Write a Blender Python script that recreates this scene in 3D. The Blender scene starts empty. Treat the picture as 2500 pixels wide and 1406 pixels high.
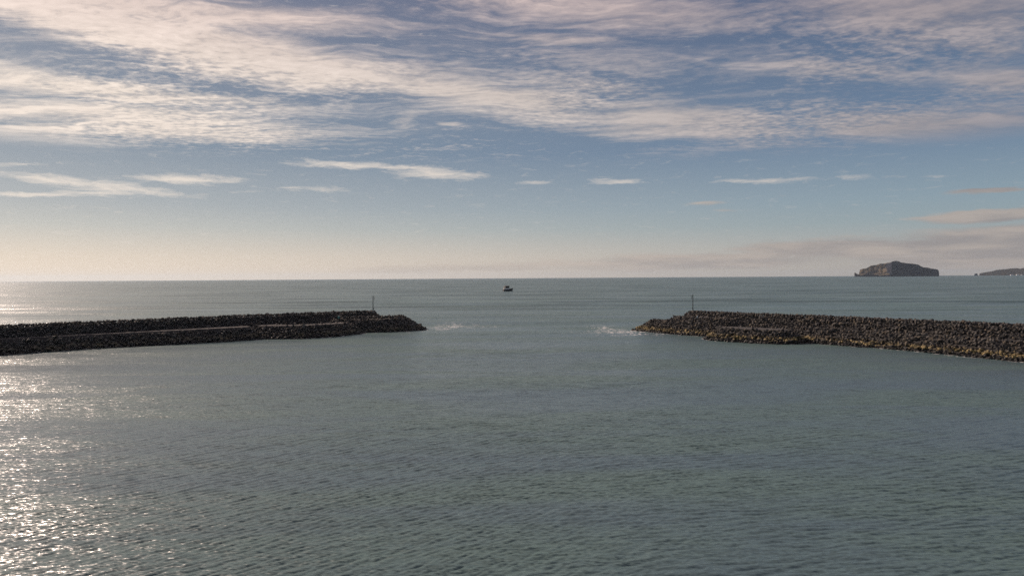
import bpy, bmesh, math, random
import numpy as np
from mathutils import Vector, Matrix, Euler

C = bpy.context.scene.collection
R = math.radians
HAZE_DENSITY = 1.0e-5
rng = np.random.default_rng(7)
random.seed(7)

# ------------------------------------------------------------------ camera
H = 25.0
FPX = 1667.0
PITCH = math.atan((703 - 678.5) / FPX)
ROLL = math.atan(16 / 2500)
cam_d = bpy.data.cameras.new("camera")
cam_d.sensor_width = 36.0
cam_d.lens = 36.0 * FPX / 2500.0
cam_d.clip_start = 0.5
cam_d.clip_end = 300000.0
cam = bpy.data.objects.new("camera", cam_d)
C.objects.link(cam)
cam.location = (0, 0, H)
cam.matrix_world = Matrix.Translation((0, 0, H)) @ Matrix.Rotation(R(90) - PITCH, 4, 'X') @ Matrix.Rotation(-ROLL, 4, 'Z')
bpy.context.scene.camera = cam

def ray(x, y):
    u, v = x - 1250.0, 703.0 - y
    c, s = math.cos(ROLL), math.sin(ROLL)
    u2 = u * c + v * s
    v2 = -u * s + v * c
    cp, sp = math.cos(PITCH), math.sin(PITCH)
    return Vector((u2, FPX * cp + v2 * sp, -FPX * sp + v2 * cp)) / FPX

# ------------------------------------------------------------------ sun, view
SUN_AZ, SUN_EL = -50.0, 27.0
sd = bpy.data.lights.new("sun", 'SUN')
sd.energy = 4.2
sd.angle = R(0.53)
sd.color = (1.0, 0.80, 0.67)
sun = bpy.data.objects.new("sun", sd)
C.objects.link(sun)
to_sun = Vector((math.sin(R(SUN_AZ)) * math.cos(R(SUN_EL)), math.cos(R(SUN_AZ)) * math.cos(R(SUN_EL)), math.sin(R(SUN_EL))))
sun.rotation_euler = to_sun.to_track_quat('Z', 'Y').to_euler()
sun.location = (0, 0, 200)
vs = bpy.context.scene.view_settings
vs.view_transform = 'Standard'
vs.look = 'None'
vs.exposure = 0.07
vs.gamma = 1.0
bpy.context.scene.cycles.use_denoising = False
bpy.context.scene.cycles.caustics_reflective = False
bpy.context.scene.cycles.sample_clamp_indirect = 3.0

# ------------------------------------------------------------------ node helper
class NT:
    def __init__(self, tree):
        self.t = tree
    def n(self, kind, **kw):
        nd = self.t.nodes.new(kind)
        for k, v in kw.items():
            setattr(nd, k, v)
        return nd
    def put(self, sock, v):
        if isinstance(v, bpy.types.NodeSocket):
            self.t.links.new(v, sock)
        elif v is not None:
            if isinstance(v, (tuple, list)) and len(sock.default_value) == 4 and len(v) == 3:
                v = (*v, 1)
            sock.default_value = v
    def m(self, op, a, b=None, c=None, clamp=False):
        nd = self.n('ShaderNodeMath', operation=op, use_clamp=clamp)
        for i, v in enumerate((a, b, c)):
            if v is not None:
                self.put(nd.inputs[i], v)
        return nd.outputs[0]
    def vm(self, op, a, b=None, out=0):
        nd = self.n('ShaderNodeVectorMath', operation=op)
        self.put(nd.inputs[0], a)
        if b is not None:
            self.put(nd.inputs[3 if op == 'SCALE' else 1], b)
        return nd.outputs[out]
    def xyz(self, x, y, z):
        nd = self.n('ShaderNodeCombineXYZ')
        for i, v in enumerate((x, y, z)):
            self.put(nd.inputs[i], v)
        return nd.outputs[0]
    def sep(self, v):
        nd = self.n('ShaderNodeSeparateXYZ')
        self.put(nd.inputs[0], v)
        return nd.outputs
    def mix(self, f, a, b, blend='MIX'):
        nd = self.n('ShaderNodeMix', data_type='RGBA', blend_type=blend)
        self.put(nd.inputs[0], f)
        self.put(nd.inputs[6], a)
        self.put(nd.inputs[7], b)
        return nd.outputs[2]
    def rng(self, v, a, b, c, d, smooth=True):
        nd = self.n('ShaderNodeMapRange', interpolation_type='SMOOTHSTEP' if smooth else 'LINEAR')
        self.put(nd.inputs[0], v)
        for i, q in enumerate((a, b, c, d)):
            self.put(nd.inputs[i + 1], q)
        return nd.outputs[0]
    def mapping(self, v, loc=(0, 0, 0), rot=(0, 0, 0), scale=(1, 1, 1), kind='POINT'):
        nd = self.n('ShaderNodeMapping', vector_type=kind)
        self.put(nd.inputs[0], v)
        nd.inputs[1].default_value = loc
        nd.inputs[2].default_value = rot
        nd.inputs[3].default_value = scale
        return nd.outputs[0]
    def noise(self, v, scale=1, detail=2, rough=0.5, lac=2.0, dist=0, col=False):
        nd = self.n('ShaderNodeTexNoise')
        self.put(nd.inputs['Vector'], v)
        nd.inputs['Scale'].default_value = scale
        nd.inputs['Detail'].default_value = detail
        nd.inputs['Roughness'].default_value = rough
        nd.inputs['Lacunarity'].default_value = lac
        nd.inputs['Distortion'].default_value = dist
        return nd.outputs[1 if col else 0]

# ------------------------------------------------------------------ world: sky with cirrus
world = bpy.data.worlds.new("World")
bpy.context.scene.world = world
world.use_nodes = True
world.node_tree.nodes.clear()
w = NT(world.node_tree)
sky = w.n('ShaderNodeTexSky', sky_type='NISHITA')
sky.sun_disc = False
sky.sun_elevation = R(SUN_EL)
sky.sun_rotation = R(SUN_AZ)
sky.altitude = 0
sky.air_density = 1.0
sky.dust_density = 1.0
sky.ozone_density = 1.5
tc = w.n('ShaderNodeTexCoord')
D = w.vm('NORMALIZE', tc.outputs['Generated'])
dx, dy, dz = w.sep(D)
hyp = w.m('SQRT', w.m('ADD', w.m('MULTIPLY', dx, dx), w.m('MULTIPLY', dy, dy)))
AZ = w.m('ARCTAN2', dx, dy)                      # 0 straight ahead, negative to the left
EL = w.m('DIVIDE', dz, w.m('MAXIMUM', hyp, 0.02))
# the cloud layer as a plane overhead
den = w.m('ADD', w.m('MAXIMUM', dz, 0.0), 0.05)
P = w.xyz(w.m('DIVIDE', dx, den), w.m('DIVIDE', dy, den), 0.0)

SKY_K = 0.1
skyc = w.vm('SCALE', sky.outputs[0], SKY_K)
hs = w.n('ShaderNodeHueSaturation')
w.put(hs.inputs['Color'], skyc)
hs.inputs['Saturation'].default_value = 0.8
hs.inputs['Value'].default_value = 0.6
# sunward factor: 1 towards the sun, 0 at right angles to it
sunw = w.vm('DOT_PRODUCT', D, tuple(to_sun), out=1)
sunf = w.m('POWER', w.rng(sunw, 0.05, 0.96, 0.0, 1.0, smooth=False), 1.6)
def ramp(stops):
    r = w.n('ShaderNodeValToRGB')
    w.put(r.inputs[0], w.m('MAXIMUM', EL, 0.0))
    e = r.color_ramp.elements
    while len(e) < len(stops):
        e.new(0.5)
    for el, (p, c) in zip(e, stops):
        el.position = p
        el.color = (*c, 1)
    return r.outputs[0]
away = ramp([(0.0, (0.43, 0.38, 0.335)), (0.03, (0.41, 0.405, 0.385)), (0.07, (0.285, 0.355, 0.385)), (0.10, (0.245, 0.330, 0.390)), (0.18, (0.140, 0.215, 0.325)), (0.40, (0.048, 0.090, 0.190)), (1.0, (0.05, 0.09, 0.18))])
toward = ramp([(0.0, (0.88, 0.72, 0.57)), (0.03, (0.76, 0.64, 0.525)), (0.07, (0.51, 0.50, 0.47)), (0.10, (0.385, 0.405, 0.42)), (0.18, (0.205, 0.258, 0.322)), (0.40, (0.175, 0.190, 0.262)), (1.0, (0.28, 0.28, 0.33))])
base = w.mix(sunf, away, toward)
glow = w.mix(0.10, base, hs.outputs[0])

# cloud placement in azimuth / elevation
def ae(px, py):
    d = ray(px, py)
    return math.atan2(d.x, d.y), d.z / math.hypot(d.x, d.y)
AEv = w.xyz(AZ, EL, 0.0)
wn = w.noise(w.mapping(P, rot=(0, 0, R(20)), scale=(0.8, 1.6, 1)), 1.1, 4, 0.55, col=True)
warp = w.vm('MULTIPLY', w.vm('SUBTRACT', wn, (0.5, 0.5, 0.5)), (0.22, 0.055, 0.0))
AEw = w.vm('ADD', AEv, warp)
wn2 = w.noise(w.mapping(D, scale=(1, 1, 5.5)), 14, 5, 0.62, col=True)
warp2 = w.vm('MULTIPLY', w.vm('SUBTRACT', wn2, (0.5, 0.5, 0.5)), (0.06, 0.014, 0.0))
AEl = w.vm('ADD', AEv, warp2)

def feature(vec, px, py, hl, hw, slope, strength, soft=0.0):
    """soft elliptical cloud area; slope is dy/dx in the picture (positive = falls to the right)"""
    a, e = ae(px, py)
    a2, e2 = ae(px + hl, py + hl * slope)
    ang = math.atan2(e2 - e, a2 - a)
    L = math.hypot(a2 - a, e2 - e)
    _, e3 = ae(px, py - hw)
    v = w.mapping(vec, loc=(a, e, 0), rot=(0, 0, ang), scale=(L, abs(e3 - e), 1), kind='TEXTURE')
    ln = w.vm('LENGTH', v, out=1)
    return w.rng(ln, soft, 1.25, strength, 0.0)
def union(fs):
    o = fs[0]
    for f in fs[1:]:
        o = w.m('SMOOTH_MAX', o, f, 0.08)
    return o
cirrus = union([feature(AEw, *f) for f in (
    (470, 105, 860, 92, 0.155, 1.35), (1150, 228, 560, 76, 0.12, 1.05), (300, 5, 900, 80, 0.05, 1.2),
    (1650, 298, 640, 80, 0.06, 0.90), (2300, 308, 800, 82, 0.02, 1.05), (2480, 326, 340, 62, 0.02, 1.0),
    (230, 218, 680, 56, 0.10, 1.05), (300, 300, 740, 72, 0.06, 0.92), (60, 335, 460, 42, 0.05, 0.85),
    (1400, 5, 1100, 88, 0.02, 0.78), (2250, 40, 660, 130, 0.03, 0.90), (2450, 120, 260, 60, 0.05, 0.7),
    (2020, 172, 380, 46, 0.05, 0.66), (2420, 205, 320, 70, 0.08, 0.80),
    (1330, 92, 260, 26, 0.05, 0.70), (1420, 205, 400, 50, 0.06, 0.72), (1480, 150, 400, 56, 0.05, 0.50),
    (1000, 300, 50, 56, 0.3, 0.46), (1120, 312, 52, 14, 0.2, 0.65))])
low = union([feature(AEl, *f) for f in (
    (850, 404, 185, 13, 0.05, 1.0), (1075, 426, 145, 18, 0.03, 1.0), (990, 412, 170, 10, 0.03, 0.9),
    (450, 437, 170, 16, 0.03, 1.0), (200, 446, 240, 18, 0.10, 1.0), (310, 464, 200, 15, 0.05, 0.95),
    (140, 474, 380, 9, -0.01, 0.95), (770, 462, 125, 9, 0.0, 0.6), (40, 403, 80, 7, 0.0, 0.6),
    (1305, 446, 62, 7, 0.02, 0.6), (1505, 445, 100, 9, 0.0, 0.8), (1870, 441, 165, 8, -0.03, 0.85),
    (2090, 432, 75, 8, -0.01, 0.7), (2290, 430, 60, 5, -0.05, 0.4), (1410, 414, 28, 4, 0.05, 0.4),
    (590, 469, 60, 5, 0.0, 0.5))])
bank = union([feature(AEl, *f) for f in (
    (2420, 464, 150, 11, -0.05, 0.9), (2420, 527, 260, 20, -0.07, 1.1), (1740, 497, 100, 8, -0.03, 0.45),
    (1790, 511, 60, 7, 0.0, 0.4), (1900, 479, 70, 6, -0.03, 0.3), (2450, 600, 720, 74, -0.06, 1.15), (2050, 606, 460, 38, -0.03, 0.95),
    (1700, 640, 620, 32, -0.03, 0.85), (1150, 655, 620, 18, -0.03, 0.6), (1880, 588, 80, 8, 0.0, 0.5))])

# texture of the cirrus: streaks drawn out along one heading, fibres across, small puffs
ROT = R(-30)
fw = w.noise(w.mapping(P, scale=(1, 1, 1)), 1.7, 3, 0.5, col=True)
Pw = w.vm('ADD', P, w.vm('MULTIPLY', w.vm('SUBTRACT', fw, (0.5, 0.5, 0.5)), (0.55, 0.55, 0.0)))
st1 = w.noise(w.mapping(Pw, rot=(0, 0, ROT), scale=(0.55, 3.0, 1)), 1.4, 11, 0.66, dist=0.35)
st2 = w.noise(w.mapping(Pw, rot=(0, 0, R(-75)), scale=(1.3, 7.0, 1)), 2.0, 7, 0.62, dist=0.5)
st3 = w.noise(w.mapping(Pw, rot=(0, 0, R(5)), scale=(1.1, 6.5, 1)), 2.6, 7, 0.62, dist=0.4)
puff = w.noise(w.mapping(P, rot=(0, 0, ROT), scale=(1.0, 1.35, 1)), 19.0, 4, 0.6, dist=0.25)
pm = w.rng(w.noise(P, 0.9, 2, 0.5), 0.44, 0.62, 0.14, 0.55)
AEf = w.vm('ADD', AEv, w.vm('MULTIPLY', w.vm('SUBTRACT', wn, (0.5, 0.5, 0.5)), (0.25, 0.10, 0.0)))
st4 = w.noise(w.mapping(AEf, rot=(0, 0, R(-48)), scale=(9, 60, 1)), 1.0, 6, 0.6, dist=0.3)
st5 = w.noise(w.mapping(AEf, rot=(0, 0, R(38)), scale=(7, 55, 1)), 1.0, 6, 0.6, dist=0.3)
fa_ = w.mix(w.rng(w.noise(AEv, 4.0, 2, 0.5), 0.42, 0.58, 0, 1), st4, st5)
fib = w.mix(w.rng(AZ, 0.02, 0.25, 0.25, 0.75), w.mix(w.rng(w.noise(P, 0.7, 2, 0.5), 0.42, 0.58, 0, 1), st2, st3), fa_)
tex = w.m('ADD', w.m('MULTIPLY', st1, 0.52), w.m('MULTIPLY', fib, 0.48))
tex = w.m('ADD', tex, w.m('MULTIPLY', w.m('SUBTRACT', puff, 0.5), pm))
cirrus = w.m('MAXIMUM', cirrus, w.rng(EL, 0.44, 0.62, 0.0, 0.80))     # the cirrus goes on overhead
texc = w.rng(tex, 0.38, 0.62, -0.85, 0.85, smooth=False)
ca = w.m('ADD', cirrus, w.m('MULTIPLY', texc, 0.62))
veil = w.m('MULTIPLY', w.rng(w.m('ADD', cirrus, w.m('MULTIPLY', texc, 0.15)), 0.12, 1.0, 0.0, 0.34), 1.0)
ca = w.m('ADD', w.m('MULTIPLY', w.rng(ca, 0.14, 1.35, 0.0, 1.0, smooth=False), 0.92), veil)
thin = w.m('MULTIPLY', w.rng(texc, -0.4, 0.8, 0.0, 0.32), w.rng(EL, 0.19, 0.26, 0.0, 1.0))
ca = w.m('MAXIMUM', ca, thin)
ca = w.m('MULTIPLY', w.m('MINIMUM', ca, 1.0), w.rng(EL, 0.155, 0.19, 0.0, 1.0))
lt = w.noise(w.mapping(AEl, rot=(0, 0, R(6)), scale=(1, 6.0, 1)), 32, 7, 0.68, dist=0.6)
la = w.m('ADD', low, w.m('MULTIPLY', w.m('SUBTRACT', lt, 0.5), 2.0))
la = w.rng(la, 0.20, 1.10, 0.0, 0.88, smooth=False)
bt = w.noise(w.mapping(D, scale=(1, 1, 9)), 9, 6, 0.55, dist=0.3)
ba = w.m('ADD', bank, w.m('MULTIPLY', w.m('SUBTRACT', bt, 0.5), 0.9))
ba = w.rng(ba, 0.20, 0.70, 0.0, 0.95)
fine = w.rng(tex, 0.36, 0.64, 0.76, 1.08, smooth=False)
cc = w.mix(sunf, (0.33, 0.305, 0.325), (0.95, 0.82, 0.71))
ccol = w.vm('SCALE', cc, fine)
ccol = w.mix(w.rng(EL, 0.24, 0.42, 0.0, 1.0), ccol, w.vm('MULTIPLY', ccol, (0.90, 0.83, 0.87)))
lcol = w.mix(sunf, (0.50, 0.475, 0.46), (0.86, 0.76, 0.66))
bcol = w.mix(w.rng(bt, 0.35, 0.68, 0.0, 1.0), (0.285, 0.262, 0.262), (0.42, 0.365, 0.33))
bcol = w.mix(w.m('MULTIPLY', sunf, 0.8), bcol, (0.74, 0.62, 0.50))
s1 = w.mix(w.m('MULTIPLY', ba, 0.92), glow, bcol)
s2 = w.mix(la, s1, lcol)
s3 = w.mix(w.m('MULTIPLY', ca, 0.92), s2, ccol)
bg = w.n('ShaderNodeBackground')
w.put(bg.inputs[0], s3)
bg.inputs[1].default_value = 1.0
wo = w.n('ShaderNodeOutputWorld')
w.t.links.new(bg.outputs[0], wo.inputs[0])
world.cycles.sampling_method = 'MANUAL'
world.cycles.sample_map_resolution = 512

# ------------------------------------------------------------------ materials
def new_mat(name):
    m = bpy.data.materials.new(name)
    m.use_nodes = True
    m.node_tree.nodes.clear()
    t = NT(m.node_tree)
    out = t.n('ShaderNodeOutputMaterial')
    return m, t, out
def principled(t, out, col, rough=0.8, normal=None, **kw):
    b = t.n('ShaderNodeBsdfPrincipled')
    t.put(b.inputs['Base Color'], col)
    t.put(b.inputs['Roughness'], rough)
    if normal is not None:
        t.put(b.inputs['Normal'], normal)
    for k, v in kw.items():
        t.put(b.inputs[k], v)
    t.t.links.new(b.outputs[0], out.inputs[0])
    return b
def bump(t, h, strength=0.5, dist=0.1):
    b = t.n('ShaderNodeBump')
    b.inputs['Strength'].default_value = strength
    b.inputs['Distance'].default_value = dist
    t.put(b.inputs['Height'], h)
    return b.outputs[0]

def paint(name, col, rough=0.5, metal=0.0, var=0.25, scale=3.0):
    m, t, out = new_mat(name)
    g = t.n('ShaderNodeNewGeometry')
    nz = t.noise(g.outputs['Position'], scale, 5, 0.6)
    c2 = tuple(c * (1 - var) for c in col)
    c = t.mix(t.rng(nz, 0.35, 0.65, 0, 1), c2, col)
    principled(t, out, c, rough, Metallic=metal)
    return m

def rock_material():
    m, t, out = new_mat("basalt boulders")
    g = t.n('ShaderNodeNewGeometry')
    pos = g.outputs['Position']
    oi = t.n('ShaderNodeObjectInfo')
    rnd = t.m('FRACT', t.m('ADD', g.outputs['Random Per Island'], oi.outputs['Random']))
    rnd2 = t.m('FRACT', t.m('MULTIPLY', rnd, 7.31))
    x, y, z = t.sep(pos)
    n1 = t.noise(pos, 1.7, 6, 0.65)
    n2 = t.noise(pos, 9.0, 4, 0.6)
    greys = t.mix(rnd, (0.030, 0.030, 0.030), (0.112, 0.102, 0.090))
    browns = t.mix(t.rng(rnd2, 0.55, 0.9, 0, 1), greys, (0.112, 0.090, 0.064))
    col = t.mix(t.rng(n1, 0.38, 0.66, 0, 0.6), browns, (0.048, 0.046, 0.042))
    # pale lichen flecks
    col = t.mix(t.rng(n2, 0.62, 0.74, 0, 0.45), col, (0.16, 0.15, 0.12))
    # ochre lichen band just above the tide line
    zn = t.m('ADD', z, t.m('MULTIPLY', t.m('SUBTRACT', n1, 0.5), 1.6))
    zn = t.m('ADD', zn, t.m('MULTIPLY', t.m('SUBTRACT', rnd2, 0.5), 0.8))
    band = t.m('MULTIPLY', t.rng(zn, 1.0, 1.35, 0, 1), t.rng(zn, 1.9, 2.6, 1, 0))
    big = t.noise(pos, 0.09, 2, 0.5)
    side = t.m('MULTIPLY', t.rng(x, -10, 60, 0.22, 1.0), t.rng(rnd, 0.10, 0.5, 0.5, 1.0))
    band = t.m('MULTIPLY', band, t.m('MULTIPLY', side, t.rng(big, 0.30, 0.46, 0.35, 1.0)))
    col = t.mix(t.m('MULTIPLY', band, 0.82), col, (0.31, 0.235, 0.10))
    # wet weed-black stone at the waterline
    wet = t.rng(zn, 0.7, 1.15, 1, 0)
    col = t.mix(t.m('MULTIPLY', wet, 0.9), col, (0.010, 0.010, 0.009))
    rough = t.m('SUBTRACT', 0.92, t.m('MULTIPLY', wet, 0.25))
    principled(t, out, col, rough, bump(t, n2, 0.6, 0.12))
    return m
ROCK = rock_material()

def core_material():
    m, t, out = new_mat("gravel road and core")
    g = t.n('ShaderNodeNewGeometry')
    pos = g.outputs['Position']
    x, y, z = t.sep(pos)
    n1 = t.noise(pos, 0.8, 6, 0.65)
    n2 = t.noise(pos, 7.0, 5, 0.7)
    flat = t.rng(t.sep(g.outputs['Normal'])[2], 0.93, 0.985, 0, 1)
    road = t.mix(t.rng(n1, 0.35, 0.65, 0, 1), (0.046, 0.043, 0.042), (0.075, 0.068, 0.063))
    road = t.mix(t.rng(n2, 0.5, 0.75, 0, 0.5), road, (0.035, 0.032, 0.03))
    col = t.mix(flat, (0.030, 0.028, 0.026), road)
    principled(t, out, col, 0.95, bump(t, n2, 0.6, 0.15))
    return m
CORE = core_material()

# ------------------------------------------------------------------ object helpers
def link_mesh(name, me, mat=None, parent=None):
    o = bpy.data.objects.new(name, me)
    C.objects.link(o)
    if mat is not None:
        me.materials.append(mat)
    if parent is not None:
        o.parent = parent
    return o
def tag(o, label=None, cat=None, group=None, kind=None):
    for k, v in (('label', label), ('category', cat), ('group', group), ('kind', kind)):
        if v:
            o[k] = v
    return o
def empty(name, loc, rz=0.0):
    o = bpy.data.objects.new(name, None)
    o.empty_display_size = 0.5
    C.objects.link(o)
    o.location = loc
    o.rotation_euler = (0, 0, rz)
    return o
def np_mesh(name, verts, faces, smooth=False):
    """faces: (n,3) or (n,4) int array"""
    me = bpy.data.meshes.new(name)
    nv, (nf, k) = len(verts), faces.shape
    me.vertices.add(nv)
    me.vertices.foreach_set('co', np.asarray(verts, dtype=np.float32).ravel())
    me.loops.add(nf * k)
    me.loops.foreach_set('vertex_index', faces.astype(np.int32).ravel())
    me.polygons.add(nf)
    me.polygons.foreach_set('loop_start', np.arange(0, nf * k, k, dtype=np.int32))
    me.polygons.foreach_set('use_smooth', np.full(nf, smooth, dtype=bool))
    me.update(calc_edges=True)
    me.validate()
    return me

class MB:
    """collects simple shaped pieces into one mesh"""
    def __init__(self):
        self.bm = bmesh.new()
    def box(self, c, s, rz=0.0, taper=1.0, bevel=0.0):
        old = set(self.bm.verts)
        r = bmesh.ops.create_cube(self.bm, size=1.0)
        vs_ = r['verts']
        for v in vs_:
            k = taper if v.co.z > 0 else 1.0
            v.co = Vector((v.co.x * s[0] * k, v.co.y * s[1] * k, v.co.z * s[2]))
        if bevel:
            es = list({e for v in vs_ for e in v.link_edges})
            bmesh.ops.bevel(self.bm, geom=es, offset=bevel, segments=2, affect='EDGES')
        M = Matrix.Translation(c) @ Matrix.Rotation(rz, 4, 'Z')
        for v in self.bm.verts:
            if v not in old:
                v.co = M @ v.co
        return self
    def tube(self, a, b, r1, r2=None, seg=10):
        old = set(self.bm.verts)
        a, b = Vector(a), Vector(b)
        d = b - a
        q = d.to_track_quat('Z', 'Y').to_matrix().to_4x4()
        bmesh.ops.create_cone(self.bm, cap_ends=True, segments=seg, radius1=r1, radius2=r1 if r2 is None else r2, depth=d.length)
        M = Matrix.Translation((a + b) / 2) @ q
        for v in self.bm.verts:
            if v not in old:
                v.co = M @ v.co
        return self
    def build(self, name, mat, parent=None, smooth=False):
        me = bpy.data.meshes.new(name)
        bmesh.ops.recalc_face_normals(self.bm, faces=self.bm.faces)
        self.bm.to_mesh(me)
        self.bm.free()
        for p in me.polygons:
            p.use_smooth = smooth
        return link_mesh(name, me, mat, parent)

# ------------------------------------------------------------------ breakwaters as height fields
def seg_dist(X, Y, poly):
    d = np.full(np.shape(X), 1e9)
    for (ax, ay), (bx, by) in zip(poly[:-1], poly[1:]):
        vx, vy = bx - ax, by - ay
        L2 = vx * vx + vy * vy
        t = np.clip(((X - ax) * vx + (Y - ay) * vy) / L2, 0, 1)
        d = np.minimum(d, np.hypot(X - ax - t * vx, Y - ay - t * vy))
    return d
LEFT = [  # spine, half width, top height, run per rise
    ([(-300, 134), (-259, 169), (-179.6, 238.2), (-151, 262.5), (-116, 291)], 4.0, 5.0, 1.45),
    ([(-108, 298), (-93, 297.5), (-84, 304), (-78, 312)], 3.4, 5.0, 1.5),
    ([(-300, 143), (-255, 180), (-182.5, 243.3), (-118.4, 305.2), (-79.5, 333.5), (-70, 337)], 2.0, 9.2, 1.0),
    ([(-80, 323.5), (-62, 327.5), (-57, 333)], 4.2, 6.7, 1.5),
    ([(-62, 331), (-55.5, 336)], 3.0, 6.2, 1.6),
]
RIGHT = [
    ([(84.5, 316), (97.5, 298), (122, 272.0), (145, 240), (164, 215.5), (235, 126)], 2.0, 9.2, 1.35),
    ([(92, 296), (115.5, 265.5), (132, 239.5), (153.8, 201.3), (222, 113)], 2.4, 5.0, 1.45),
    ([(76.5, 309), (82, 301), (92, 291)], 3.0, 6.9, 1.5),
    ([(88.6, 273.6), (101.8, 262.2)], 4.7, 4.6, 1.4),
    ([(67.8, 317), (74.5, 307)], 3.0, 5.0, 1.75),
]
def height(X, Y, prims):
    h = np.full(np.shape(X), -50.0)
    for poly, hw, zt, k in prims:
        d = seg_dist(X, Y, poly)
        h = np.maximum(h, zt - np.maximum(d - hw, 0) / k)
    return h
def flat_top(X, Y, prims, idx, margin):
    """True where the surface is the road-like top of one of the benches"""
    hz_ = height(X, Y, prims)
    ok = np.zeros(np.shape(X), bool)
    for i in idx:
        poly, hw, zt, k = prims[i]
        ok |= (seg_dist(X, Y, poly) < hw - margin) & (hz_ < zt + 0.15)
    return ok
FLAT = ((0,), (3,))   # which tops are gravel: left arm, right arm
def core_mesh(prims, x0, x1, y0, y1, st=0.9):
    xs, ys = np.arange(x0, x1, st), np.arange(y0, y1, st)
    X, Y = np.meshgrid(xs, ys)
    Z = height(X, Y, prims)
    keep = Z > -3.0
    low_ = np.where(flat_top(X, Y, prims, FLAT[prims is RIGHT] if prims is RIGHT else (0, 1), -0.3), 0.0, -0.85)
    Zc = np.maximum(Z + low_, -3.0) + rng.normal(0, 0.03, Z.shape)
    ny, nx = X.shape
    idx = np.arange(nx * ny).reshape(ny, nx)
    q = np.stack([idx[:-1, :-1], idx[:-1, 1:], idx[1:, 1:], idx[1:, :-1]], -1)
    kq = keep[:-1, :-1] | keep[:-1, 1:] | keep[1:, 1:] | keep[1:, :-1]
    q = q[kq]
    V = np.stack([X, Y, Zc], -1).reshape(-1, 3)
    used, inv = np.unique(q.ravel(), return_inverse=True)
    return V[used], inv.reshape(-1, 4)
for prims, bb, lab in ((LEFT, (-330, -20, 110, 375), "dark rubble breakwater with gravel service road, reaching in from the left edge"),
                       (RIGHT, (40, 270, 80, 350), "brown rubble breakwater with ochre tide line, reaching in from the right edge")):
    V, F = core_mesh(prims, *bb)
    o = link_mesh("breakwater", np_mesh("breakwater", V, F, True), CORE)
    tag(o, lab, "breakwater", "two breakwater arms of the harbour mouth")

# ------------------------------------------------------------------ boulders
def hull_variant(i, n=13):
    r_ = np.random.default_rng(100 + i)
    p = r_.normal(size=(n, 3))
    p /= np.linalg.norm(p, axis=1)[:, None]
    p *= r_.uniform(0.82, 1.1, (n, 1))
    p *= np.array([1.0, r_.uniform(0.68, 0.9), r_.uniform(0.52, 0.75)])
    bm = bmesh.new()
    for q in p:
        bm.verts.new(q)
    res = bmesh.ops.convex_hull(bm, input=bm.verts)
    for g_ in {v for v in res['geom_interior'] if isinstance(v, bmesh.types.BMVert)}:
        bm.verts.remove(g_)
    bmesh.ops.triangulate(bm, faces=bm.faces)
    bmesh.ops.recalc_face_normals(bm, faces=bm.faces)
    me = bpy.data.meshes.new("boulder")
    bm.to_mesh(me)
    bm.free()
    me.materials.append(ROCK)
    return me
VARS = [hull_variant(i) for i in range(14)]
VN = []
for me in VARS:
    v = np.empty(len(me.vertices) * 3, np.float32); me.vertices.foreach_get('co', v)
    f = np.array([p.vertices[:] for p in me.polygons])
    VN.append((v.reshape(-1, 3), f))

def scatter(prims, x0, x1, y0, y1, sp, seed):
    r_ = np.random.default_rng(seed)
    out = []
    xs = np.arange(x0, x1, sp)
    ys = np.arange(y0, y1, sp * 0.87)
    X, Y = np.meshgrid(xs, ys)
    X = X + (np.arange(len(ys)) % 2)[:, None] * sp / 2
    X = X + r_.normal(0, sp * 0.20, X.shape)
    Y = Y + r_.normal(0, sp * 0.20, Y.shape)
    Z = height(X, Y, prims)
    k = (Z > -0.9) & ~flat_top(X, Y, prims, FLAT[prims is RIGHT], 0.35 if prims is RIGHT else -0.75)
    if prims is LEFT:
        k &= ~flat_top(X, Y, prims, (1,), 0.7)
        k &= ~(flat_top(X, Y, prims, (3,), 0.9) & (r_.random(X.shape) < 0.7))
    if prims is RIGHT:      # rubble lies thinner on the right arm's bench
        k &= ~(flat_top(X, Y, prims, (1,), 0.8) & (r_.random(X.shape) < 0.45))
    # gravel platforms on the heads stay partly open
    return X[k], Y[k], Z[k]
recs = []
for side, prims, bb, sd_ in (('left', LEFT, (-300, -20, 130, 375), 1), ('right', RIGHT, (40, 235, 110, 350), 2)):
    X, Y, Z = scatter(prims, *bb, 1.13, sd_)
    for x, y, z in zip(X, Y, Z):
        s = float(np.clip(rng.lognormal(-0.39, 0.25), 0.38, 1.25 if z < 8.3 else 0.9))
        if z < 2.2: s *= 1.08
        recs.append((side, x, y, z - 0.12 + float(rng.normal(0, 0.18 if z < 8.3 else 0.08)) - (0.0 if z < 8.3 else 0.12), s, int(rng.integers(len(VARS))),
                     tuple(rng.uniform(-math.pi, math.pi, 3))))
def score(r):
    side, x, y, z, s, v, e = r
    dep = math.hypot(x, y, H - z)
    if abs(x) > 0.735 * y or z < 0.1:
        return 0
    prims = LEFT if side == 'left' else RIGHT
    # seen from the camera side of the slope
    e_ = 1.5
    hh = height(np.array([x, x - x / dep * e_ * 2]), np.array([y, y - y / dep * e_ * 2]), prims)
    facing = 1.0 if hh[1] < hh[0] + 0.3 else 0.4
    return s / dep * facing
sc_ = np.array([score(r) for r in recs])
order = np.argsort(-sc_)
solo = set(order[:296].tolist())
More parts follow.
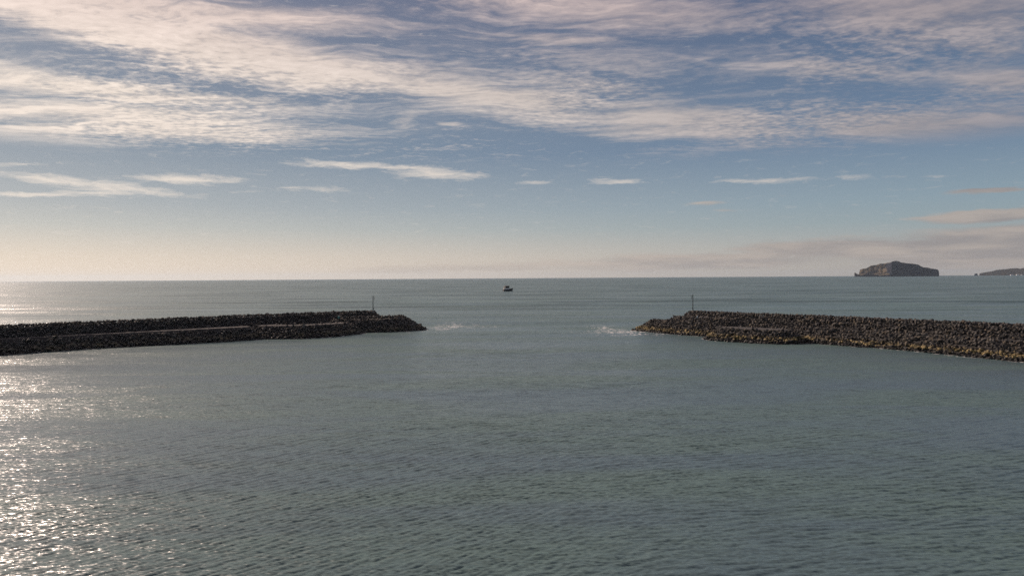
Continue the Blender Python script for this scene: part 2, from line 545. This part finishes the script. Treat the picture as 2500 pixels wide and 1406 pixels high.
def boulder_label(r):
    side, x, y, z, s, v, e = r
    arm = 'left' if side == 'left' else 'right'
    if side == 'right' and 0.9 < z < 2.4:
        return ("ochre lichened boulder low on the right breakwater near the right edge", "ochre boulders low on the right breakwater")
    if z <= 0.9:
        return (f"wet black boulder at the waterline of the {arm} breakwater near the {arm} edge", f"wet boulders at the waterline of the {arm} breakwater")
    if z < 5.2:
        return (f"dark boulder on the lower slope of the {arm} breakwater near the {arm} edge", f"boulders on the lower slope of the {arm} breakwater")
    if z < 8.3:
        return (f"dark boulder on the upper slope of the {arm} breakwater near the {arm} edge", f"boulders on the upper slope of the {arm} breakwater")
    return (f"dark boulder on the crest of the {arm} breakwater near the {arm} edge", f"crest boulders of the {arm} breakwater")
bv, bf, off = [], [], 0
first = {}
for i, r in enumerate(recs):
    side, x, y, z, s, vi, e = r
    e = (e[0] * 0.35, e[1] * 0.35, e[2])
    if i in solo:
        if vi not in first:
            o = bpy.data.objects.new("boulder", VARS[vi]); first[vi] = o
        else:
            o = first[vi].copy()
        C.objects.link(o)
        o.location = (x, y, z); o.rotation_euler = e; o.scale = (s, s, s)
        lb, gr = boulder_label(r)
        tag(o, lb, "boulder", gr)
    else:
        v, f = VN[vi]
        M = np.array(Euler(e).to_matrix()) * s
        bv.append(v @ M.T + np.array([x, y, z])); bf.append(f + off); off += len(v)
o = link_mesh("boulder_armour", np_mesh("boulder_armour", np.concatenate(bv), np.concatenate(bf)), ROCK)
tag(o, "dark armour boulders heaped along both breakwaters and their heads", "boulders", kind="stuff")

# ------------------------------------------------------------------ sea: one polar sheet, real waves near, finer ripples in the shading normal
def comp_list():
    r_ = np.random.default_rng(11)
    L = []
    for i in range(96):          # wind waves: two trains that bend round as the basin opens
        lam = float(np.exp(r_.normal(math.log(0.88), 0.36)))
        lam = min(max(lam, 0.45), 2.2)
        th = (R(-36) if i % 2 else R(-9)) + r_.normal(0, 0.19)
        amp = 0.0054 * lam * min(1, (1.5 / lam)) ** 0.5
        L.append((lam, th, amp, r_.uniform(0, 6.28), 0 if i % 2 else 3))
    for _ in range(18):          # longer chop
        lam = float(np.exp(r_.normal(math.log(7.0), 0.3)))
        th = R(-12) + r_.normal(0, 0.5)
        L.append((lam, th, 0.0014 * lam, r_.uniform(0, 6.28), 1))
    for _ in range(12):          # swell from the open sea
        lam = float(r_.uniform(34, 85))
        th = R(2) + r_.normal(0, 0.07)
        L.append((lam, th, 0.0022 * lam, r_.uniform(0, 6.28), 2))
    return L
COMPS = comp_list()
def sea_mesh():
    f = 683.0
    rows = []
    Dd = 50.0
    while Dd < 52000:
        rows.append(Dd)
        step = max(0.11, Dd * Dd / (H * f) * 0.44)
        if Dd > 900: step = max(step, 12)
        if Dd > 3000: step = max(step, 300)
        Dd += step
    rows = np.array([6.0, 15.0, 25.0, 33.0, 40.0, 45.0, 48.0] + rows + [52000.0])
    fine_az = np.linspace(R(-43), R(43), 1500)
    coarse = np.linspace(R(43), R(317), 61)[1:-1]
    az = np.concatenate([fine_az, coarse])
    na, nr = len(az), len(rows)
    A, Rr = np.meshgrid(az, rows)
    X = Rr * np.sin(A); Y = Rr * np.cos(A)
    daz = np.gradient(az); dr = np.gradient(rows)
    cell = np.maximum(np.abs(Rr * daz[None, :]), dr[:, None])
    cell_t = np.abs(Rr * np.abs(daz[None, :])); cell_r = np.broadcast_to(dr[:, None], X.shape)
    Z = np.zeros_like(X); SX = np.zeros_like(X); SY = np.zeros_like(X)
    # shelter inside the arms
    outside = 1 / (1 + np.exp(-(Y - 345) / 25.0))
    tt = np.clip((X / np.maximum(Y, 1.0) + 0.35) / 0.85, 0, 1)
    turn = (math.pi / 2) * tt * tt * (3 - 2 * tt)
    gust = 1.0 + 0.35 * np.sin(X * 0.043 + 1.3 * np.sin(Y * 0.031)) * np.sin(Y * 0.057 + np.sin(X * 0.021))
    for lam, th, amp, ph, kind in COMPS:
        k = 2 * math.pi / lam
        kx, ky = k * math.sin(th), k * math.cos(th)
        # wavelength as the grid sees it, along the ray and across it
        lr = lam / np.maximum(np.abs(np.sin(A) * math.sin(th) + np.cos(A) * math.cos(th)), 0.15)
        fade = np.clip((lr / np.maximum(cell_r, 1e-3) - 2.5) / 2.5, 0, 1) * np.clip((lam / np.maximum(cell_t, 1e-3) - 2.5) / 2.5, 0, 1)
        a = amp * fade
        if kind == 0: a = a * gust * np.cos(turn)
        if kind == 3: a = a * gust * np.sin(turn)
        if kind == 2: a = a * (0.40 + 0.60 * outside)
        if kind == 1: a = a * (0.65 + 0.35 * outside)
        phs = kx * X + ky * Y + ph
        s_, c_ = np.sin(phs), np.cos(phs)
        Z += a * c_
        SX -= 1.1 * a * math.sin(th) * s_ * -1
        SY -= 1.1 * a * math.cos(th) * s_ * -1
    # foam round the rocks
    hb = np.maximum(height(X, Y, LEFT), height(X, Y, RIGHT))
    foam = np.exp(-np.clip(-hb - 0.15, 0, 50) / 0.55) * 0.55
    def blob(cx, cy, rx, ry, rot, s):
        c, s_ = math.cos(rot), math.sin(rot)
        u = ((X - cx) * c + (Y - cy) * s_) / rx; v = (-(X - cx) * s_ + (Y - cy) * c) / ry
        return s * np.exp(-(u * u + v * v))
    foam = foam + blob(-34, 352, 10, 34, 0.0, 0.42) + blob(-20, 356, 20, 18, 0.0, 0.34) + blob(-44, 318, 8, 5, 0.7, 0.35)
    foam = foam + blob(47, 330, 9, 34, 0.15, 0.55) + blob(39, 308, 14, 10, -0.1, 0.42) + blob(60, 299, 10, 4, -0.8, 0.35) + blob(48, 293, 16, 3.0, 0.0, 0.36) + blob(-24, 1282, 14, 18, 0, 0.55) + blob(-50, 1300, 30, 14, 0, 0.25)
    # wake of the vessel
    V = np.stack([X + SX, Y + SY, Z], -1).reshape(-1, 3)
    V = np.concatenate([V, [[0, 0, 0]]])
    idx = np.arange(nr * na).reshape(nr, na)
    nxt = np.roll(idx, -1, axis=1)
    q = np.stack([idx[:-1], nxt[:-1], nxt[1:], idx[1:]], -1).reshape(-1, 4)[:, ::-1]
    fan = np.stack([np.full(na, nr * na), np.full(na, nr * na), nxt[0], idx[0]], -1)
    me = bpy.data.meshes.new("sea")
    nf4, nf3 = len(q), na
    me.vertices.add(len(V)); me.vertices.foreach_set('co', V.astype(np.float32).ravel())
    loops = np.concatenate([q.ravel(), np.stack([np.full(na, nr * na), nxt[0], idx[0]], -1)[:, ::-1].ravel()]).astype(np.int32)
    me.loops.add(len(loops)); me.loops.foreach_set('vertex_index', loops)
    me.polygons.add(nf4 + nf3)
    ls = np.concatenate([np.arange(0, nf4 * 4, 4), nf4 * 4 + np.arange(0, nf3 * 3, 3)]).astype(np.int32)
    me.polygons.foreach_set('loop_start', ls)
    me.polygons.foreach_set('use_smooth', np.ones(nf4 + nf3, bool))
    me.update(calc_edges=True)
    at = me.attributes.new("foam", 'FLOAT', 'POINT')
    at.data.foreach_set('value', np.concatenate([foam.ravel(), [0]]).astype(np.float32))
    print("sea verts", len(V))
    return me

def sea_material():
    m, t, out = new_mat("sea water")
    g = t.n('ShaderNodeNewGeometry')
    pos = g.outputs['Position']
    x, y, z = t.sep(pos)
    half = (0.5, 0.5, 0.5)
    def slopes(rot, sc, scale, detail, rough, gx, gy):
        c = t.noise(t.mapping(pos, rot=(0, 0, rot), scale=sc), scale, detail, rough, col=True)
        return t.vm('MULTIPLY', t.vm('SUBTRACT', c, half), (gx, gy, 0))
    s_mid = slopes(R(-16), (0.22, 1.0, 1), 1.3, 4, 0.62, 0.35, 1.25)
    s_fine = slopes(R(-14), (0.4, 1.0, 1), 4.0, 3, 0.65, 1.1, 1.5)
    s_swell = slopes(R(3), (0.17, 1.0, 1), 0.028, 5, 0.7, 0.2, 2.1)
    far = t.rng(y, 330, 700, 0.0, 1.0)
    s_swell = t.vm('SCALE', s_swell, far)
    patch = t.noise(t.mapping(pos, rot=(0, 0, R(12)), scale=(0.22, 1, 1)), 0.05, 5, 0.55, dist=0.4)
    pk = t.rng(patch, 0.38, 0.62, 0.72, 1.32)
    sl = t.vm('SCALE', t.vm('ADD', s_mid, s_fine), t.m('MULTIPLY', pk, t.rng(y, 320, 900, 1.0, 0.8)))
    sl = t.vm('ADD', sl, s_swell)
    N = t.vm('NORMALIZE', t.vm('SUBTRACT', g.outputs['Normal'], sl))
    tint = t.mix(t.rng(patch, 0.35, 0.65, 0, 1), (0.072, 0.114, 0.128), (0.086, 0.138, 0.128))  # bands of sky reflected by tilted water, painted into the body colour
    far_green = t.rng(y, 200, 330, 0.0, 0.35)  # water colour shifts greener further out
    tint = t.mix(far_green, tint, (0.076, 0.142, 0.132))
    b = t.n('ShaderNodeBsdfPrincipled')
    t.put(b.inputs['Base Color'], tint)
    t.put(b.inputs['Roughness'], t.m('ADD', t.rng(patch, 0.38, 0.62, -0.05, 0.05), t.rng(y, 100, 620, 0.33, 0.38, smooth=False)))
    b.inputs['IOR'].default_value = 1.333
    b.inputs['Coat Weight'].default_value = 0.12
    b.inputs['Coat Roughness'].default_value = 0.12
    b.inputs['Coat IOR'].default_value = 1.33
    t.put(b.inputs['Coat Normal'], N)
    t.put(b.inputs['Normal'], N)
    fa = t.n('ShaderNodeAttribute'); fa.attribute_name = 'foam'
    fn = t.noise(t.mapping(pos, scale=(0.7, 0.35, 1)), 0.55, 8, 0.75, dist=1.2)
    ff = t.rng(t.m('ADD', fa.outputs['Fac'], t.m('MULTIPLY', t.m('SUBTRACT', fn, 0.5), 4.2)), 0.45, 1.0, 0, 1)
    ff = t.m('MULTIPLY', ff, t.rng(fa.outputs['Fac'], 0.04, 0.25, 0, 0.85))
    fb = t.n('ShaderNodeBsdfPrincipled')
    t.put(fb.inputs['Base Color'], (0.72, 0.70, 0.68))
    fb.inputs['Roughness'].default_value = 0.9
    mx = t.n('ShaderNodeMixShader')
    t.put(mx.inputs[0], ff)
    t.t.links.new(b.outputs[0], mx.inputs[1]); t.t.links.new(fb.outputs[0], mx.inputs[2])
    t.t.links.new(mx.outputs[0], out.inputs[0])
    return m
sea = link_mesh("sea", sea_mesh(), sea_material())
tag(sea, kind="structure")

# ------------------------------------------------------------------ distant islands
def rock_hill_material(name="island rock and grass", dim=1.0):
    m, t, out = new_mat(name)
    g = t.n('ShaderNodeNewGeometry')
    pos = g.outputs['Position']
    nz = t.sep(g.outputs['Normal'])[2]
    n1 = t.noise(pos, 0.008, 6, 0.6)
    n2 = t.noise(t.mapping(pos, scale=(1, 1, 2.5)), 0.02, 6, 0.65)
    rock = t.mix(t.rng(n2, 0.35, 0.65, 0, 1), (0.012, 0.013, 0.021), (0.026, 0.026, 0.036))
    grass = t.mix(t.rng(n1, 0.35, 0.65, 0, 1), tuple(c * dim for c in (0.07, 0.058, 0.038)), tuple(c * dim for c in (0.17, 0.13, 0.085)))
    col = t.mix(t.rng(t.m('ADD', nz, t.m('MULTIPLY', t.m('SUBTRACT', n1, 0.5), 0.8)), 0.62, 0.82, 0, 1), rock, grass)
    principled(t, out, col, 1.0, **{'Specular IOR Level': 0.1})
    return m
HILL = rock_hill_material()
HEATH = rock_hill_material("dark heath and lava", 0.35)

def vnoise(seed, n=6):
    r_ = np.random.default_rng(seed)
    W = [(r_.uniform(0.5, 1.0) * 2.0 ** i, r_.uniform(0, 6.28), r_.uniform(0, 6.28), 0.55 ** i) for i in range(n) for _ in range(3)]
    def f(x, y):
        o = 0
        for k, a, ph, am in W:
            o = o + am * np.sin(k * (x * math.cos(a) + y * math.sin(a)) + ph)
        return o / 3.0
    return f

def island(name, D0, profile, base_y, front, depth, slope_l, slope_r, ridge, seed, stepx=14.0, ragged=1.0):
    """profile: (px, py) skyline points of the real outline; the body behind it has real depth"""
    pm_ = D0 / FPX
    horizon = lambda x: 678.5 - (x - 1250) * 16 / 2500
    px = np.array([p[0] for p in profile], float)
    hh = np.array([(base_y - p[1]) * pm_ for p in profile])
    X = (px - 1250) * pm_
    xs = np.arange(X[0] - 5, X[-1] + 5, stepx)
    top = np.interp(xs, X, hh)
    ys = np.arange(D0 - 60, D0 + front + depth, stepx)
    GX, GY = np.meshgrid(xs, ys)     # GX runs along the coast at the front; the plan widens inland
    nf = vnoise(seed)
    xr = (ridge - 1250) * pm_
    half = (X[-1] - X[0]) / 2
    f0 = D0 + front * np.abs(GX - xr) / half + ragged * 38 * nf(GX / 130, GY * 0 + 1.7)
    back = D0 + front + depth * 0.75 - depth * 0.12 * ((GX - (X[0] + X[-1]) / 2) / half) ** 2
    sl = np.where(GX < xr, slope_l, slope_r)
    sl = slope_r + (slope_l - slope_r) / (1 + np.exp((GX - xr) / 25.0))
    inner = GY - f0
    hcap = np.broadcast_to(top, GX.shape)
    if name == 'island':
        # low cliff, then the grassy shelf climbing to the skyline on the sunlit side
        lf = 1 / (1 + np.exp((GX - xr) / 25.0))
        cl = np.clip(inner * 3.0, 0, 45 + 25 * nf(GX / 90, GY / 200))
        climb = cl + np.clip(inner - 20, 0, None) * (0.62 + 0.12 * nf(GX / 160, GY / 160))
        steps = 26 * nf(GX / 110, GY / 60)
        left = climb + steps * np.clip(inner / 100, 0, 1)
        right = np.clip(inner, 0, None) * slope_r + 7 * nf(GX / 40, GY / 60) * np.clip(inner / 40, 0, 1)
        z = left * lf + right * (1 - lf)
    else:
        z = np.clip(inner, 0, None) * sl + ragged * 6 * nf(GX / 60, GY / 60) * np.clip(inner / 60, 0, 1)
    z = np.minimum(z, hcap + ragged * 3 * nf(GX / 25, GY / 80))
    z = np.minimum(z, np.clip(back - GY, 0, None) * 2.0)
    edge = (inner < 0) | (GY > back)
    z = np.where(edge, -4.0, np.maximum(z, 0.3))
    ny, nx = GX.shape
    idx = np.arange(nx * ny).reshape(ny, nx)
    q = np.stack([idx[:-1, :-1], idx[:-1, 1:], idx[1:, 1:], idx[1:, :-1]], -1).reshape(-1, 4)
    keep = (z.ravel()[q] > -3.9).any(1)
    q = q[keep]
    fl = GY / D0
    V = np.stack([GX * fl, GY, np.where(z > 0, z * fl, z)], -1).reshape(-1, 3)
    used, inv = np.unique(q.ravel(), return_inverse=True)
    o = link_mesh(name, np_mesh(name, V[used], inv.reshape(-1, 4), False), HILL if name == 'island' else HEATH)
    tag(o, kind="structure")
    return o
c4 = lambda x, y: (2050 + x / 5.5556, 600 + y / 5.5556)
prof = [c4(*p) for p in ((203, 365), (207, 362), (235, 378), (262, 388), (266, 360), (275, 322), (300, 314), (355, 306), (400, 284), (420, 270), (455, 264), (500, 262), (540, 246),
        (575, 240), (600, 243), (640, 235), (680, 232), (715, 215), (760, 205), (800, 214), (835, 231), (870, 232), (930, 243), (1020, 250), (1065, 258), (1085, 272),
        (1130, 296), (1195, 300), (1240, 314), (1310, 322), (1335, 332), (1344, 345), (1352, 400))]
D_ISL = 15500.0
horizon_y = lambda x: 678.5 - (x - 1250) * 16 / 2500
isl = island("island", D_ISL, prof, horizon_y(2190) + 25 * FPX / D_ISL, 420, 1300, 0.8, 4.5, c4(700, 0)[0], 5, 13.0)
D_HD = 24000.0
prof2 = [c4(*p) for p in ((1896, 384), (1900, 375), (1930, 370), (2000, 356), (2060, 350), (2120, 332), (2190, 325), (2260, 320), (2330, 311), (2400, 308), (2450, 316), (2500, 305), (2700, 290), (2900, 310), (3200, 345), (3400, 385))]
island("headland", D_HD, prof2, horizon_y(2450) + 25 * FPX / D_HD + 0.3, 500, 2400, 0.35, 0.35, c4(2500, 0)[0], 8, 30.0)
prof3 = [c4(*p) for p in ((1828, 390), (1833, 380), (1845, 377), (1866, 377), (1871, 392))]
island("sea_stack", D_HD, prof3, horizon_y(2383) + 25 * FPX / D_HD + 0.3, 20, 120, 3, 3, c4(1850, 0)[0], 9, 7.0, 0.25)

WHITE = paint("white wall paint", (0.78, 0.77, 0.74), 0.6, var=0.06, scale=0.05)
ROOF = paint("pale roof sheet", (0.45, 0.44, 0.43), 0.6, var=0.1, scale=0.05)
pmh = D_HD / FPX
def shore_house(px, wdt, hgt, label):
    X = (px - 1250) * pmh
    e = empty("harbour_building", (X, D_HD + 30, 0.0))
    tag(e, label, "building", "white buildings on the far headland")
    MB().box((0, 0, hgt / 2), (wdt, 40, hgt)).build("wall", WHITE, e)
    b = MB()
    hw, d = wdt / 2 + 1.5, 22
    vv = [b.bm.verts.new(p) for p in ((-hw, -d, hgt), (hw, -d, hgt), (hw, d, hgt), (-hw, d, hgt), (-hw, 0, hgt + 9), (hw, 0, hgt + 9))]
    for f in ((0, 1, 5, 4), (2, 3, 4, 5), (0, 4, 3), (1, 2, 5), (0, 3, 2, 1)):
        b.bm.faces.new([vv[i] for i in f])
    b.build("roof", ROOF, e)
shore_house(c4(2340, 0)[0], 80, 24, "leftmost tiny white building at the foot of the distant headland")
shore_house(c4(2420, 0)[0], 88, 34, "largest tiny white building at the foot of the distant headland, the middle one")
shore_house(c4(2478, 0)[0], 52, 18, "rightmost tiny white building at the foot of the distant headland, by the right edge")

# ------------------------------------------------------------------ navigation posts on the heads
STEEL = paint("dark painted steel", (0.035, 0.050, 0.048), 0.5, 0.2)
GALV = paint("galvanised steel", (0.22, 0.23, 0.23), 0.5, 0.6)
LAMPG = paint("green lamp glass", (0.03, 0.16, 0.09), 0.2)
LAMPR = paint("red lamp glass", (0.20, 0.03, 0.025), 0.2)
CONC = paint("concrete foot", (0.25, 0.24, 0.22), 0.9)
def nav_post(x, y, z, s, lamp, label):
    """s = +1 when the bracket reaches to the right"""
    e = empty("navigation_light_post", (x, y, z))
    tag(e, label, "light post", "navigation light posts on the breakwater heads")
    MB().box((0, 0, 0.0), (0.9, 0.9, 0.9), bevel=0.05).build("footing", CONC, e)
    MB().tube((0, 0, 0.4), (0, 0, 7.45), 0.20, 0.15, 14).build("pole", STEEL, e)
    b = MB()
    b.tube((0, 0, 7.35), (s * 1.05, 0, 7.35), 0.05)
    b.tube((0, 0, 6.95), (s * 0.55, 0, 7.32), 0.03)
    b.build("bracket", STEEL, e)
    lad = MB()
    lad.tube((s * 0.40, 0, 5.85), (s * 0.40, 0, 7.0), 0.035, seg=6)
    lad.tube((s * 0.78, 0, 5.85), (s * 0.78, 0, 7.0), 0.035, seg=6)
    for k in range(6):
        lad.tube((s * 0.40, 0, 5.9 + k * 0.21), (s * 0.78, 0, 5.9 + k * 0.21), 0.03, seg=6)
    for k in (5.98, 6.85):
        lad.tube((0, 0, k), (s * 0.40, 0, k), 0.03, seg=6)
    lad.build("signal_rack", STEEL, e)
    l = MB().tube((0, 0, 7.45), (0, 0, 7.62), 0.17, 0.14, 12).build("lantern", STEEL, e)
    MB().tube((0, 0, 7.62), (0, 0, 7.86), 0.12, 0.11, 12).build("lens", lamp, l)
    MB().tube((0, 0, 7.86), (0, 0, 7.93), 0.15, 0.04, 12).build("cap", STEEL, l)
    st_ = MB()
    st_.box((s * 0.32, 0, 1.45), (0.34, 0.22, 0.42), bevel=0.02)
    st_.tube((0, 0, 1.32), (s * 0.55, 0, 1.32), 0.03, seg=6)
    st_.build("switch_box", GALV, e)
nav_post(-67.7, 332.2, 9.0, 1, LAMPG, "slim dark light post on the left breakwater head, its bracket to the right")
nav_post(83.6, 315.6, 9.0, -1, LAMPR, "slim dark light post on the right breakwater head, its bracket to the left")

GREENP = paint("sea green box paint", (0.10, 0.30, 0.25), 0.5)
e = empty("equipment_box", (-81.2, 319.3, 6.55)); tag(e, "small green equipment box on the rubble of the left breakwater", "box")
MB().box((0, 0, 0.62), (0.78, 0.6, 1.25), bevel=0.04).build("cabinet", GREENP, e)
MB().box((0, 0, 1.29), (0.9, 0.72, 0.08), bevel=0.02).build("lid", WHITE, e)
BLUEW = paint("pale blue enamel", (0.42, 0.55, 0.60), 0.4)
e = empty("marker_bollard", (81.6, 300.6, 6.5)); tag(e, "short pale blue and white marker bollard on the right breakwater head", "bollard")
MB().tube((0, 0, 0), (0, 0, 1.05), 0.27, 0.25, 16).build("body", BLUEW, e)
MB().tube((0, 0, 1.05), (0, 0, 1.28), 0.31, 0.24, 16).build("cap", WHITE, e)

# ------------------------------------------------------------------ vessel off the harbour mouth
NAVY = paint("dark blue hull paint", (0.018, 0.022, 0.035), 0.35)
DRED = paint("oxide red paint", (0.10, 0.022, 0.018), 0.5)
BROWN = paint("dark brown superstructure paint", (0.055, 0.032, 0.028), 0.5)
SHW = paint("ship white", (0.72, 0.70, 0.66), 0.4, var=0.1)
GLASS = paint("dark window glass", (0.01, 0.012, 0.015), 0.1, var=0.0)
BUFF = paint("ochre mast paint", (0.30, 0.24, 0.10), 0.5)
DECK = paint("worn green deck paint", (0.06, 0.085, 0.07), 0.8)
def hull_mesh(L, B, stations=15):
    bm = bmesh.new()
    rings = []
    for i in range(stations):
        u = i / (stations - 1)                       # 0 stern, 1 bow
        x = (u - 0.5) * L
        w_ = B / 2 * (0.86 + 0.14 * min(1, u * 5)) * (1 - max(0, (u - 0.55) / 0.45) ** 2.2)
        w_ = max(w_, 0.04)
        top = 2.6 + 2.0 * max(0, (u - 0.45) / 0.55) ** 1.6 + 0.25 * max(0, 0.2 - u) / 0.2
        rake = 1.5 * max(0, (u - 0.6) / 0.4)
        pts = []
        for zz, k in ((-0.8, 0.62), (0.3, 0.86), (1.4, 0.97), (top, 1.0)):
            pts.append((x + rake * (zz + 0.8) / 4, w_ * k, zz))
        ring = [bm.verts.new(p) for p in pts] + [bm.verts.new((p[0], -p[1], p[2])) for p in reversed(pts)]
        rings.append(ring)
    for a, b in zip(rings[:-1], rings[1:]):
        for j in range(7):
            bm.faces.new((a[j], b[j], b[j + 1], a[j + 1]))
        bm.faces.new((a[7], b[7], b[0], a[0]))
    bm.faces.new(rings[0]); bm.faces.new(rings[-1][::-1])
    # deck lies 0.8 m below the bulwark: inset the top
    bmesh.ops.recalc_face_normals(bm, faces=bm.faces)
    tops = [f for f in bm.faces if f.normal.z > 0.7 and f.calc_center_median().z > 2.0]
    r = bmesh.ops.inset_region(bm, faces=tops, thickness=0.18, depth=0.0)
    for v in {v for f in tops for v in f.verts}:
        v.co.z -= 0.85
    me = bpy.data.meshes.new("hull"); bm.to_mesh(me); bm.free()
    return me
sx, sy = -8.2, 1290.0
ship = empty("fishing_vessel", (sx, sy, 0), R(24))
tag(ship, "small dark hulled vessel with white wheelhouse out at sea beyond the harbour mouth", "ship")
link_mesh("hull", hull_mesh(20.0, 7.2), NAVY, ship)
ship.scale = (0.95, 1.05, 1.28)
MB().box((-3.0, 0, 3.3), (11.0, 5.6, 3.0), bevel=0.1).build("deckhouse", SHW, ship)
wh = MB().box((-1.6, 0, 6.0), (8.6, 4.9, 2.5), taper=0.94, bevel=0.08).build("wheelhouse", BROWN, ship)
g_ = MB()
g_.box((2.62, 0, 6.35), (0.16, 3.6, 0.8)); g_.box((-1.4, -2.36, 6.35), (5.6, 0.2, 0.7)); g_.box((-1.4, 2.36, 6.35), (5.6, 0.2, 0.7))
g_.build("window", GLASS, wh)
MB().box((-1.6, 0, 7.5), (9.4, 5.5, 0.5), bevel=0.08).build("roof", DRED, wh)
b = MB(); b.tube((-3.6, 0, 7.6), (-3.6, 0, 9.9), 0.16, 0.1); b.tube((-3.6, -1.2, 9.0), (-3.6, 1.2, 9.0), 0.06); b.tube((-3.6, 0, 9.0), (-2.4, 0, 8.4), 0.08)
b.build("mast", BUFF, ship)
b = MB(); b.tube((-8.6, -2.2, 1.8), (-8.6, -2.2, 6.2), 0.14); b.tube((-8.6, 2.2, 1.8), (-8.6, 2.2, 6.2), 0.14); b.tube((-8.6, -2.3, 6.2), (-8.6, 2.3, 6.2), 0.16)
b.build("stern_gantry", BUFF, ship)
MB().box((-6.9, 1.6, 3.2), (1.3, 0.9, 2.8), bevel=0.08).build("funnel", DRED, ship)
b = MB(); b.tube((7.2, 0, 2.6), (7.2, 0, 6.4), 0.12, 0.07); b.tube((6.0, 0, 3.2), (7.8, 0, 3.2), 0.35)
b.build("foremast", BUFF, ship)

# ------------------------------------------------------------------ haze
m, t, out = new_mat("sea haze")
v = t.n('ShaderNodeVolumePrincipled')
v.inputs['Color'].default_value = (0.68, 0.84, 1.0, 1)
v.inputs['Density'].default_value = HAZE_DENSITY
v.inputs['Anisotropy'].default_value = 0.35
t.t.links.new(v.outputs[0], out.inputs['Volume'])
hb = MB().box((0, 0, 0), (108000, 108000, 402)).build("haze", m)
hb.location = (0, 0, 201 - 5.0)
tag(hb, kind="stuff")
